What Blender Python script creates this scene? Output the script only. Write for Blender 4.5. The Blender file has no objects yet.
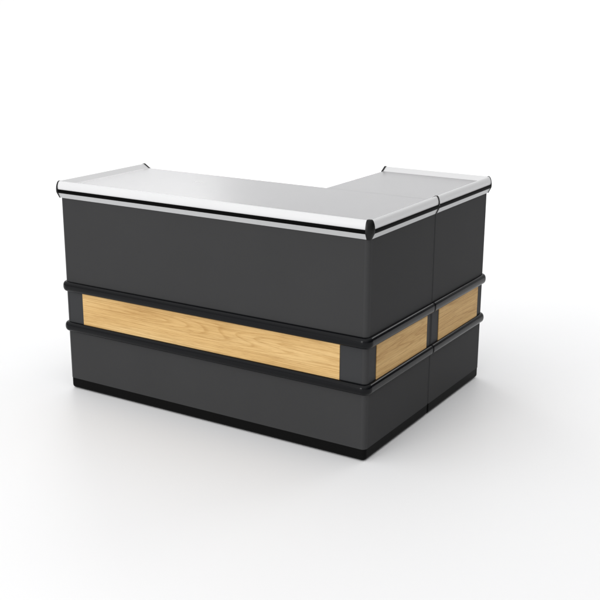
import bpy, bmesh, math
from mathutils import Vector, Matrix

S = bpy.context.scene
COL = S.collection

# ------------------------------------------------------------------ camera
yaw, pitch, roll = 2.12282, -0.28299, 0.00423
f = Vector((math.cos(pitch)*math.cos(yaw), math.cos(pitch)*math.sin(yaw), math.sin(pitch)))
rt = f.cross(Vector((0, 0, 1))).normalized()
up = rt.cross(f)
r2 = rt*math.cos(roll) + up*math.sin(roll)
u2 = up*math.cos(roll) - rt*math.sin(roll)
cam = bpy.data.cameras.new('camera')
cam.sensor_width = 36
cam.lens = 36*1.06389/0.6
cam.clip_start = 0.05
cam.clip_end = 200
cam_o = bpy.data.objects.new('camera', cam)
COL.objects.link(cam_o)
M = Matrix((r2, u2, -f)).transposed().to_4x4()
M.translation = Vector((1.80346, -3.41943, 1.7907))
cam_o.matrix_world = M
S.camera = cam_o

# ------------------------------------------------------------------ world: white studio, dimmer towards the right
W = bpy.data.worlds.new('World')
S.world = W
W.use_nodes = True
nt = W.node_tree
bg = nt.nodes['Background']
tc = nt.nodes.new('ShaderNodeTexCoord')


def lobe(direction, strength):
    """soft dome light coming from one side of the studio"""
    d = nt.nodes.new('ShaderNodeVectorMath'); d.operation = 'DOT_PRODUCT'
    d.inputs[1].default_value = Vector(direction).normalized()
    nt.links.new(tc.outputs['Generated'], d.inputs[0])
    m = nt.nodes.new('ShaderNodeMapRange'); m.interpolation_type = 'SMOOTHSTEP'
    m.inputs['To Max'].default_value = strength
    nt.links.new(d.outputs['Value'], m.inputs['Value'])
    return m.outputs['Result']


add = nt.nodes.new('ShaderNodeMath'); add.operation = 'ADD'
nt.links.new(lobe((0, -1, 0.1), 0.62), add.inputs[0])
nt.links.new(lobe((-0.10, -0.10, 1), 1.21), add.inputs[1])
nt.links.new(add.outputs[0], bg.inputs['Strength'])
bg.inputs['Color'].default_value = (1, 1, 1, 1)


# ------------------------------------------------------------------ studio softboxes
def softbox(name, loc, target, size, power, sy=None):
    L = bpy.data.lights.new(name, 'AREA')
    L.energy = power
    L.shape = 'RECTANGLE'
    L.size = size
    L.size_y = sy or size
    o = bpy.data.objects.new(name, L)
    COL.objects.link(o)
    o.location = loc
    o.rotation_euler = (Vector(target) - Vector(loc)).to_track_quat('-Z', 'Y').to_euler()
    return o


softbox('softbox_front', (-1.5, -6.6, 2.0), (-0.7, 0.2, 0.5), 2.8, 135)
softbox('softbox_backdrop', (-2.2, 5.2, 4.6), (-4.6, 9.0, 0.8), 5.0, 120, 1.5)
softbox('softbox_rear_left', (-5.6, 5.0, 3.9), (-1.3, 0.5, 0.8), 2.2, 52)
softbox('softbox_rear_right', (1.9, 6.4, 4.0), (0.0, 0.6, 0.4), 2.6, 34, 1.0)

S.view_settings.view_transform = 'Standard'
S.view_settings.look = 'None'
S.view_settings.exposure = 0
S.view_settings.gamma = 1


# ------------------------------------------------------------------ materials
def mat(name, color, rough=0.5, metal=0.0, spec=0.5, coat=0.0, bump=0.0, bscale=600, var=0.0, vscale=3.0):
    m = bpy.data.materials.new(name)
    m.use_nodes = True
    n = m.node_tree
    b = n.nodes['Principled BSDF']
    b.inputs['Roughness'].default_value = rough
    b.inputs['Metallic'].default_value = metal
    b.inputs['Specular IOR Level'].default_value = spec
    b.inputs['Coat Weight'].default_value = coat
    t = n.nodes.new('ShaderNodeTexCoord')
    nz = n.nodes.new('ShaderNodeTexNoise')
    nz.inputs['Scale'].default_value = vscale
    nz.inputs['Detail'].default_value = 5
    n.links.new(t.outputs['Object'], nz.inputs['Vector'])
    r = n.nodes.new('ShaderNodeMapRange')
    r.inputs['From Min'].default_value = 0.3
    r.inputs['From Max'].default_value = 0.7
    r.inputs['To Min'].default_value = 1 - var
    r.inputs['To Max'].default_value = 1 + var
    n.links.new(nz.outputs['Fac'], r.inputs['Value'])
    mul = n.nodes.new('ShaderNodeVectorMath'); mul.operation = 'SCALE'
    mul.inputs[0].default_value = color
    n.links.new(r.outputs['Result'], mul.inputs['Scale'])
    n.links.new(mul.outputs['Vector'], b.inputs['Base Color'])
    rr = n.nodes.new('ShaderNodeMapRange')
    rr.inputs['From Min'].default_value = 0.3
    rr.inputs['From Max'].default_value = 0.7
    rr.inputs['To Min'].default_value = max(0.02, rough*(1-var*1.5))
    rr.inputs['To Max'].default_value = rough*(1+var*1.5)
    n.links.new(nz.outputs['Fac'], rr.inputs['Value'])
    n.links.new(rr.outputs['Result'], b.inputs['Roughness'])
    if bump:
        n2 = n.nodes.new('ShaderNodeTexNoise')
        n2.inputs['Scale'].default_value = bscale
        n2.inputs['Detail'].default_value = 2
        n.links.new(t.outputs['Object'], n2.inputs['Vector'])
        bp = n.nodes.new('ShaderNodeBump')
        bp.inputs['Strength'].default_value = bump
        bp.inputs['Distance'].default_value = 0.0005
        n.links.new(n2.outputs['Fac'], bp.inputs['Height'])
        n.links.new(bp.outputs['Normal'], b.inputs['Normal'])
    return m


M_FLOOR = mat('white_floor', (0.86, 0.86, 0.865), 0.55, spec=0.3)
M_PANEL = mat('charcoal_laminate', (0.0445, 0.0445, 0.0453), 0.45, spec=0.02, bump=0.15, bscale=900, var=0.03)
M_GLINT = mat('charcoal_glint_shell', (0.044, 0.044, 0.045), 0.45, spec=0.07, var=0.02)  # glossier panel charcoal, brings out a highlight on the added corner shells
M_BAND = mat('charcoal_band', (0.0425, 0.0432, 0.0452), 0.42, spec=0.04, bump=0.1, var=0.03)
M_PLINTH = mat('black_plinth', (0.0055, 0.0055, 0.0055), 0.35, spec=0.02, var=0.02)
M_RUBBER = mat('black_rubber', (0.0030, 0.0033, 0.0042), 0.17, spec=0.16, var=0.02, vscale=8)
M_INSERT = mat('black_insert', (0.0025, 0.0025, 0.0025), 0.4, spec=0.02)
M_CAP = mat('black_plastic', (0.006, 0.006, 0.006), 0.32, spec=0.2)
M_RAIL = mat('anodised_aluminium', (0.67, 0.67, 0.675), 0.38, metal=0.0, spec=0.5, var=0.01)
M_LIP = mat('shaded_aluminium', (0.50, 0.505, 0.51), 0.35, metal=0.3, spec=0.5, var=0.01)  # rail aluminium made greyer: shade on the down-tilted lip put into the colour
M_TOP = mat('pale_steel_top', (0.32, 0.321, 0.324), 0.27, metal=0.2, spec=0.5, bump=0.08, bscale=300, var=0.012, vscale=2.0)


def oak(name, axis, seed):
    """pale oak veneer, grain along the given axis ('X' or 'Y'); the board face spans that axis and Z"""
    m = bpy.data.materials.new(name)
    m.use_nodes = True
    n = m.node_tree
    L = n.links.new
    b = n.nodes['Principled BSDF']
    b.inputs['Roughness'].default_value = 0.48
    b.inputs['Specular IOR Level'].default_value = 0.12
    t = n.nodes.new('ShaderNodeTexCoord')
    sep = n.nodes.new('ShaderNodeSeparateXYZ')
    L(t.outputs['Object'], sep.inputs[0])
    cmb = n.nodes.new('ShaderNodeCombineXYZ')   # x = along the grain, y = across
    L(sep.outputs['X' if axis == 'X' else 'Y'], cmb.inputs['X'])
    L(sep.outputs['Z'], cmb.inputs['Y'])
    cmb.inputs['Z'].default_value = seed

    def mapped(sx, sy, rot=0.0):
        mp = n.nodes.new('ShaderNodeMapping')
        mp.inputs['Scale'].default_value = (sx, sy, 1)
        mp.inputs['Rotation'].default_value = (0, 0, rot)
        L(cmb.outputs[0], mp.inputs['Vector'])
        return mp

    def noise(mp, scale, detail=4, rough=0.55, dist=0.0):
        z = n.nodes.new('ShaderNodeTexNoise')
        z.inputs['Scale'].default_value = scale
        z.inputs['Detail'].default_value = detail
        z.inputs['Roughness'].default_value = rough
        z.inputs['Distortion'].default_value = dist
        L(mp.outputs[0], z.inputs['Vector'])
        return z

    def ramp(src, stops):
        r = n.nodes.new('ShaderNodeValToRGB')
        e = r.color_ramp.elements
        e[0].position, e[0].color = stops[0][0], (*stops[0][1], 1)
        e[1].position, e[1].color = stops[-1][0], (*stops[-1][1], 1)
        for p, c in stops[1:-1]:
            q = e.new(p); q.color = (*c, 1)
        L(src, r.inputs['Fac'])
        return r

    def mix(a, c, fac, mode='MULTIPLY'):
        x = n.nodes.new('ShaderNodeMix')
        x.data_type = 'RGBA'
        x.blend_type = mode
        x.inputs[0].default_value = fac
        L(a, x.inputs[6]); L(c, x.inputs[7])
        return x.outputs[2]

    # growth rings: contours of a slow, stretched field give cathedral arches
    field = noise(mapped(0.42, 8.0, 0.14), 1.0, 1.3, 0.35, 0.06)
    mulr = n.nodes.new('ShaderNodeMath'); mulr.operation = 'MULTIPLY'; mulr.inputs[1].default_value = 36
    L(field.outputs['Fac'], mulr.inputs[0])
    fr = n.nodes.new('ShaderNodeMath'); fr.operation = 'FRACT'
    L(mulr.outputs[0], fr.inputs[0])
    rings = ramp(fr.outputs[0], [(0.0, (1, 1, 1)), (0.6, (0.97, 0.955, 0.93)), (0.88, (0.76, 0.68, 0.56)), (1.0, (1, 1, 1))])
    broad = ramp(noise(mapped(0.9, 10, 0.03), 1.0, 3).outputs['Fac'],
                 [(0.3, (0.55, 0.342, 0.134)), (0.5, (0.655, 0.432, 0.184)), (0.72, (0.725, 0.508, 0.24))])
    fine = ramp(noise(mapped(4, 190, 0.02), 1.0, 5, 0.7).outputs['Fac'], [(0.32, (0.66, 0.58, 0.46)), (0.54, (1, 1, 1))])
    pore = ramp(noise(mapped(22, 700), 1.0, 2, 0.5).outputs['Fac'], [(0.28, (0.55, 0.44, 0.32)), (0.42, (1, 1, 1))])
    c = mix(broad.outputs[0], rings.outputs[0], 0.62)
    c = mix(c, fine.outputs[0], 0.75)
    c = mix(c, pore.outputs[0], 0.6)
    L(c, b.inputs['Base Color'])
    bp = n.nodes.new('ShaderNodeBump')
    bp.inputs['Strength'].default_value = 0.15
    bp.inputs['Distance'].default_value = 0.0006
    L(fine.outputs[0], bp.inputs['Height'])
    L(bp.outputs[0], b.inputs['Normal'])
    return m


M_OAK_F = oak('oak_front', 'X', 5.3)
M_OAK_S = oak('oak_side', 'Y', 7.7)
M_OAK_S2 = oak('oak_side_rear', 'Y', 12.4)


# ------------------------------------------------------------------ mesh helpers
def finish(name, bm, m, parent=None, angle=32):
    bmesh.ops.remove_doubles(bm, verts=bm.verts, dist=1e-6)
    bmesh.ops.recalc_face_normals(bm, faces=bm.faces)
    for e in bm.edges:
        e.smooth = (len(e.link_faces) == 2 and e.calc_face_angle(0) < math.radians(angle))
    for fc in bm.faces:
        fc.smooth = True
    me = bpy.data.meshes.new(name)
    bm.to_mesh(me)
    bm.free()
    me.materials.append(m)
    o = bpy.data.objects.new(name, me)
    COL.objects.link(o)
    if parent:
        o.parent = parent
        o.matrix_parent_inverse = Matrix.Translation(-parent.location)
    wn = o.modifiers.new('weighted_normal', 'WEIGHTED_NORMAL')
    wn.keep_sharp = True
    wn.weight = 100
    return o


def loft(bm, rings, cap=True, closed=True):
    vs = [[bm.verts.new(p) for p in r] for r in rings]
    n = len(vs[0])
    for a, b in zip(vs, vs[1:]):
        for i in range(n if closed else n-1):
            j = (i+1) % n
            bm.faces.new((a[i], a[j], b[j], b[i]))
    if cap:
        bm.faces.new(vs[0]); bm.faces.new(vs[-1])


def outline(x0, x1, y0, y1, radii, seg=10):
    """rounded rectangle, radii for corners (x0,y0),(x1,y0),(x1,y1),(x0,y1), counter-clockwise"""
    pts = []
    cs = [(x0, y0, 1, 1, 180), (x1, y0, -1, 1, 270), (x1, y1, -1, -1, 0), (x0, y1, 1, -1, 90)]
    for (x, y, sx, sy, a0), r in zip(cs, radii):
        for k in range(seg+1):
            a = math.radians(a0 + 90*k/seg)
            pts.append((x+sx*r+r*math.cos(a), y+sy*r+r*math.sin(a)))
    return pts


def prism(name, m, parent, rect, radii, z0, z1, bev_top=0.0, bev_bot=0.0, inset=0.0):
    """vertical block with rounded corners and softened top / bottom edges"""
    bm = bmesh.new()
    x0, x1, y0, y1 = rect

    def ring(z, d):
        d += inset
        return [Vector((x, y, z)) for x, y in
                outline(x0+d, x1-d, y0+d, y1-d, [max(r-d, 0.0008) for r in radii])]
    rings = []
    if bev_bot:
        for k in range(5):
            a = math.pi/2*k/4
            rings.append(ring(z0+bev_bot*(1-math.cos(a)), bev_bot*(1-math.sin(a))))
    else:
        rings.append(ring(z0, 0))
    if bev_top:
        for k in range(5):
            a = math.pi/2*k/4
            rings.append(ring(z1-bev_top*(1-math.sin(a)), bev_top*(1-math.cos(a))))
    else:
        rings.append(ring(z1, 0))
    loft(bm, rings)
    return finish(name, bm, m, parent)


def path_points(corners, radii, seg=12):
    """open path through corners (x,y) with rounded inner corners: list of (point, outward normal);
    outward is to the right of travel"""
    out = []
    P = [Vector(c) for c in corners]
    for i, p in enumerate(P):
        if i == 0 or i == len(P)-1:
            d = (P[1]-P[0] if i == 0 else P[-1]-P[-2]).normalized()
            out.append((p, Vector((d.y, -d.x))))
            continue
        d0 = (p-P[i-1]).normalized(); d1 = (P[i+1]-p).normalized()
        r = radii[i]
        n0 = Vector((d0.y, -d0.x)); n1 = Vector((d1.y, -d1.x))
        c = p - d0*r - n0*r
        for k in range(seg+1):
            a = math.pi/2*k/seg
            n = n0*math.cos(a) + n1*math.sin(a)
            out.append((c+n*r, n))
    return out


def bumper(name, parent, corners, radii, z0, z1, depth):
    """half-round rubber moulding with softened ends following the body outline"""
    prof = []
    h = (z1-z0)/2
    zc = (z0+z1)/2
    N = 18
    for k in range(N+1):
        a = -math.pi/2 + math.pi*k/N
        ca, sa = math.cos(a), math.sin(a)
        prof.append((depth*abs(ca)**0.80, h*(abs(sa)**0.92)*(1 if sa > 0 else -1)))
    prof += [(-0.004, h*0.9), (-0.004, -h*0.9)]
    pts = path_points(corners, radii)
    st = []
    (p0, n0), (p1, n1) = pts[0], pts[-1]
    d0 = (pts[1][0]-p0).normalized(); d1 = (p1-pts[-2][0]).normalized()
    for t, s in ((0, .55), (.0012, .75), (.0035, .90), (.007, 1.0)):
        st.append((p0+d0*t, n0, s))
    for p, n in pts[1:-1]:
        st.append((p, n, 1.0))
    for t, s in ((.007, 1.0), (.0035, .90), (.0012, .75), (0, .55)):
        st.append((p1-d1*t, n1, s))
    bm = bmesh.new()
    rings = []
    for p, n, s in st:
        rings.append([Vector((p.x+n.x*o*(s if o > 0 else 1), p.y+n.y*o*(s if o > 0 else 1), zc+z*(0.6+0.4*s))) for o, z in prof])
    loft(bm, rings)
    return finish(name, bm, M_RUBBER, parent, 50)


# outward offset o from the body face, height z
LIP = [(0.000, .902), (0.0015, .9022), (.0105, .921), (.0122, .9248), (.0118, .9300), (-.0118, .9300), (-.0118, .902)]
RAIL = [(.0122, .9305), (.0122, .9412), (.0134, .9455), (.0138, .952),
        (.0130, .958), (.0110, .9645), (.0080, .9705), (.0050, .9745), (.0025, .9762), (.0000, .9762), (-.0025, .9750),
        (-.0290, .9590), (-.0310, .9582), (-.0335, .9582), (-.0335, .9480), (-.0120, .9480), (-.0120, .9305)]
INS = [(.0105, .9250), (.0150, .9252), (.0166, .9275), (.0172, .9330), (.0166, .9390), (.0150, .9410), (.0105, .9410)]


def proud(prof, d):
    """profile grown by d"""
    n = len(prof)
    out = []
    A = sum(prof[i][0]*prof[(i+1) % n][1]-prof[(i+1) % n][0]*prof[i][1] for i in range(n))
    s = 1 if A > 0 else -1
    for i in range(n):
        a, b, c = Vector(prof[i-1]), Vector(prof[i]), Vector(prof[(i+1) % n])
        e0, e1 = (b-a).normalized(), (c-b).normalized()
        nn = (Vector((e0.y, -e0.x))+Vector((e1.y, -e1.x))).normalized()*s
        out.append((b.x+nn.x*d, b.y+nn.y*d))
    return out


CAPP = [(0.000, .901), (0.004, .9015), (.0125, .919), (.0155, .925), (.0170, .9320), (.0168, .942), (.0156, .954),
        (.0130, .9640), (.0100, .9715), (.0060, .9768), (.0030, .9780), (-.0030, .9775), (-.0300, .9605), (-.0350, .9590),
        (-.0350, .9470), (-.0120, .9470), (-.0120, .901)]


def straight(bm, prof, a, b, n, ra, rb):
    """extrude profile from corner a to corner b (outward n). ra / rb: inset where a corner cap takes over
    (None = plain end, the inner part is mitred at corners)"""
    a, b, n = Vector(a), Vector(b), Vector(n)
    d = (b-a).normalized()
    R0, R1 = [], []
    for o, z in prof:
        ta = 0 if ra is None else max(ra, -o)
        tb = 0 if rb is None else max(rb, -o)
        p = a + d*ta + n*o
        q = b - d*tb + n*o
        R0.append(Vector((p.x, p.y, z))); R1.append(Vector((q.x, q.y, z)))
    loft(bm, [R0, R1])


def rail(parent, a, b, n, ra=None, rb=None):
    bm = bmesh.new()
    straight(bm, RAIL, a, b, n, ra, rb)
    r = finish('edge_rail', bm, M_RAIL, parent, 24)
    bm = bmesh.new()
    straight(bm, INS, a, b, n, ra, rb)
    finish('rail_insert', bm, M_INSERT, r, 40)
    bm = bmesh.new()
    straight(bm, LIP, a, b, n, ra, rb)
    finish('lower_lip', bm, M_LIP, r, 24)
    return r


def corner_cap(parent, corner, n0, n1, r):
    """barrel-shaped black cap turned about the corner"""
    c = Vector(corner) - Vector(n0)*r - Vector(n1)*r
    prof = [(o, z) for o, z in CAPP[:11]] + [(-r, .978), (-r, .901)]
    bm = bmesh.new()
    rings = []
    N = 10
    for k in range(N+1):
        t = math.pi/2*k/N
        n = Vector(n0)*math.cos(t)+Vector(n1)*math.sin(t)
        rings.append([Vector((c.x+n.x*(r+o), c.y+n.y*(r+o), z)) for o, z in prof])
    loft(bm, rings, cap=True)
    return finish('corner_cap', bm, M_CAP, parent, 40)


def end_cap(parent, p, n, d, t):
    """thin black plate on the end of a rail; d points along the rail, t thickness"""
    p, n, d = Vector(p), Vector(n), Vector(d)
    bm = bmesh.new()
    loft(bm, [[Vector((p.x+n.x*o+d.x*s, p.y+n.y*o+d.y*s, z)) for o, z in CAPP] for s in (0, t)])
    return finish('end_cap', bm, M_CAP, parent, 30)


def corner_glint_shell(parent, corner, n0, n1, r):
    """thin shell added over the rounded body corner to catch a highlight"""
    c = Vector(corner) - Vector(n0)*r - Vector(n1)*r
    bm = bmesh.new()
    rings = []
    for k in range(15):
        t = math.pi/2*k/14
        n = Vector(n0)*math.cos(t)+Vector(n1)*math.sin(t)
        rings.append([Vector((c.x+n.x*q, c.y+n.y*q, z)) for q, z in
                      ((r-.001, Z_PL+.0008), (r+.0003, Z_PL+.0008), (r+.0003, Z_TOP-.0008), (r-.001, Z_TOP-.0008))])
    loft(bm, rings)
    return finish('corner_glint_shell', bm, M_GLINT, parent, 30)


def box(name, m, parent, x0, x1, y0, y1, z0, z1, bev=0.001):
    bm = bmesh.new()
    bmesh.ops.create_cube(bm, size=1)
    for v in bm.verts:
        v.co = Vector((x0+(v.co.x+.5)*(x1-x0), y0+(v.co.y+.5)*(y1-y0), z0+(v.co.z+.5)*(z1-z0)))
    if bev:
        bmesh.ops.bevel(bm, geom=list(bm.edges), offset=bev, segments=2, affect='EDGES', profile=0.5)
    return finish(name, bm, m, parent, 40)


def thing(name, label, cat, loc, group=None):
    o = bpy.data.objects.new(name, None)
    COL.objects.link(o)
    o.location = loc
    o.empty_display_size = 0.1
    o['label'] = label
    o['category'] = cat
    if group:
        o['group'] = group
    return o


# ------------------------------------------------------------------ setting: seamless white studio sweep
FX, FY = math.cos(yaw), math.sin(yaw)        # the sweep faces the camera


def sweep():
    # floor
    bm = bmesh.new()
    c = Vector((-0.8, 0.4))
    fw = Vector((FX, FY)); sd = Vector((FY, -FX))

    def at(t, s, z):
        p = c + fw*t + sd*s
        return Vector((p.x, p.y, z))
    rows = [(-14, 0), (-4, 0), (0, 0), (7, 0)]
    R = 2.2
    for k in range(1, 25):
        a = math.pi/2*k/24
        rows.append((7+R*math.sin(a), R*(1-math.cos(a))))
    rows.append((7+R, 6.0))
    fl = [r for r in rows if r[1] == 0]
    loft(bm, [[at(t, s, z) for s in (-16, -5, 0, 5, 16)] for t, z in fl], cap=False, closed=False)
    o = finish('floor', bm, M_FLOOR)
    o['kind'] = 'structure'
    bm = bmesh.new()
    loft(bm, [[at(t, s, z) for s in (-16, -5, 0, 5, 16)] for t, z in [fl[-1]]+[r for r in rows if r[1] > 0]], cap=False, closed=False)
    o = finish('backdrop', bm, M_FLOOR)
    o['kind'] = 'structure'


sweep()

# ------------------------------------------------------------------ the counter modules
LEN, D1, D2, WID = 1.560, 0.5805, 1.154, 0.527
GAP = 0.0024
Y1 = D1 + GAP                 # front of the second module
RC = 0.020                    # big rounded body corners
RS = 0.009                   # small rounding at the joint
Z_PL, Z_B2, Z_B1, Z_TOP = 0.052, (0.283, 0.327), (0.472, 0.518), 0.9015


def carcass(t, rect, radii):
    prism('plinth', M_PLINTH, t, rect, radii, 0.002, Z_PL, bev_bot=0.015, inset=0.0012)
    prism('lower_panel', M_PANEL, t, rect, radii, Z_PL+0.0005, 0.3045)
    prism('middle_panel', M_BAND, t, rect, radii, 0.305, 0.495, inset=0.0006)
    prism('upper_panel', M_PANEL, t, rect, radii, 0.4955, Z_TOP)


# --- long module
A = thing('shop_counter', 'longer charcoal counter section with the wide oak panel along its front', 'counter',
          (-LEN/2, D1/2, 0), 'L-shaped shop counter sections')
rectA = (-LEN, 0, 0, D1)
radA = [RC, RC, RS, 0.004]
carcass(A, rectA, radA)
pathA = [(-LEN, D1-0.001), (-LEN, 0), (0, 0), (0, D1)]
for z in (Z_B2, Z_B1):
    bumper('bumper_rail', A, pathA, [0, RC, RC, 0], z[0], z[1], 0.0175)
box('wood_panel', M_OAK_F, A, -1.456, -0.119, -0.0025, 0.004, 0.321, 0.478)['label'] = 'wide oak panel on the long front'
box('wood_panel', M_OAK_S, A, -0.004, 0.0025, 0.078, 0.537, 0.321, 0.478)['label'] = 'short oak panel on the right side'
corner_glint_shell(A, (-LEN, 0), (-1, 0), (0, -1), RC)
corner_glint_shell(A, (0, 0), (0, -1), (1, 0), RC)
corner_glint_shell(A, (0, D1), (1, 0), (0, 1), RS)
rA = 0.0108
rail(A, (-LEN, D1), (-LEN, 0), (-1, 0), None, 0.003)
rail(A, (-LEN, 0), (0, 0), (0, -1), 0.003, rA)
rail(A, (0, 0), (0, D1), (1, 0), rA, None)
corner_cap(A, (-LEN, 0), (-1, 0), (0, -1), 0.003)
corner_cap(A, (0, 0), (0, -1), (1, 0), rA)
end_cap(A, (-LEN, D1), (-1, 0), (0, 1), 0.009)
end_cap(A, (0, D1-0.0033), (1, 0), (0, 1), 0.0035)
prism('countertop', M_TOP, A, (-LEN+0.034, -0.034, 0.034, D1+0.0008), [0.001]*4, 0.930, 0.9585, bev_top=0.0012)

# --- short module (return of the L)
B = thing('shop_counter', 'shorter charcoal return section at the rear right with one small oak panel', 'counter',
          (-WID/2, (Y1+D2)/2, 0), 'L-shaped shop counter sections')
rectB = (-WID, 0, Y1, D2)
radB = [0.004, RS, RC, 0.004]
carcass(B, rectB, radB)
pathB = [(0, Y1), (0, D2), (-WID, D2)]
for z in (Z_B2, Z_B1):
    bumper('bumper_rail', B, pathB, [0, RC, 0], z[0], z[1], 0.0175)
box('wood_panel', M_OAK_S2, B, -0.004, 0.0025, 0.657, 1.089, 0.321, 0.478)
corner_glint_shell(B, (0, Y1), (0, -1), (1, 0), RS)
corner_glint_shell(B, (0, D2), (1, 0), (0, 1), RC)
rail(B, (0, Y1), (0, D2), (1, 0), None, 0.004)
rail(B, (0, D2), (-WID, D2), (0, 1), 0.004, None)
corner_cap(B, (0, D2), (1, 0), (0, 1), 0.004)
end_cap(B, (0, Y1-0.0003), (1, 0), (0, 1), 0.0035)
end_cap(B, (-WID, D2), (0, 1), (-1, 0), 0.009)
prism('countertop', M_TOP, B, (-WID, -0.034, Y1-0.0006, D2-0.034), [0.001]*4, 0.930, 0.9585, bev_top=0.0012)

S.render.engine = 'CYCLES'
S.cycles.max_bounces = 8
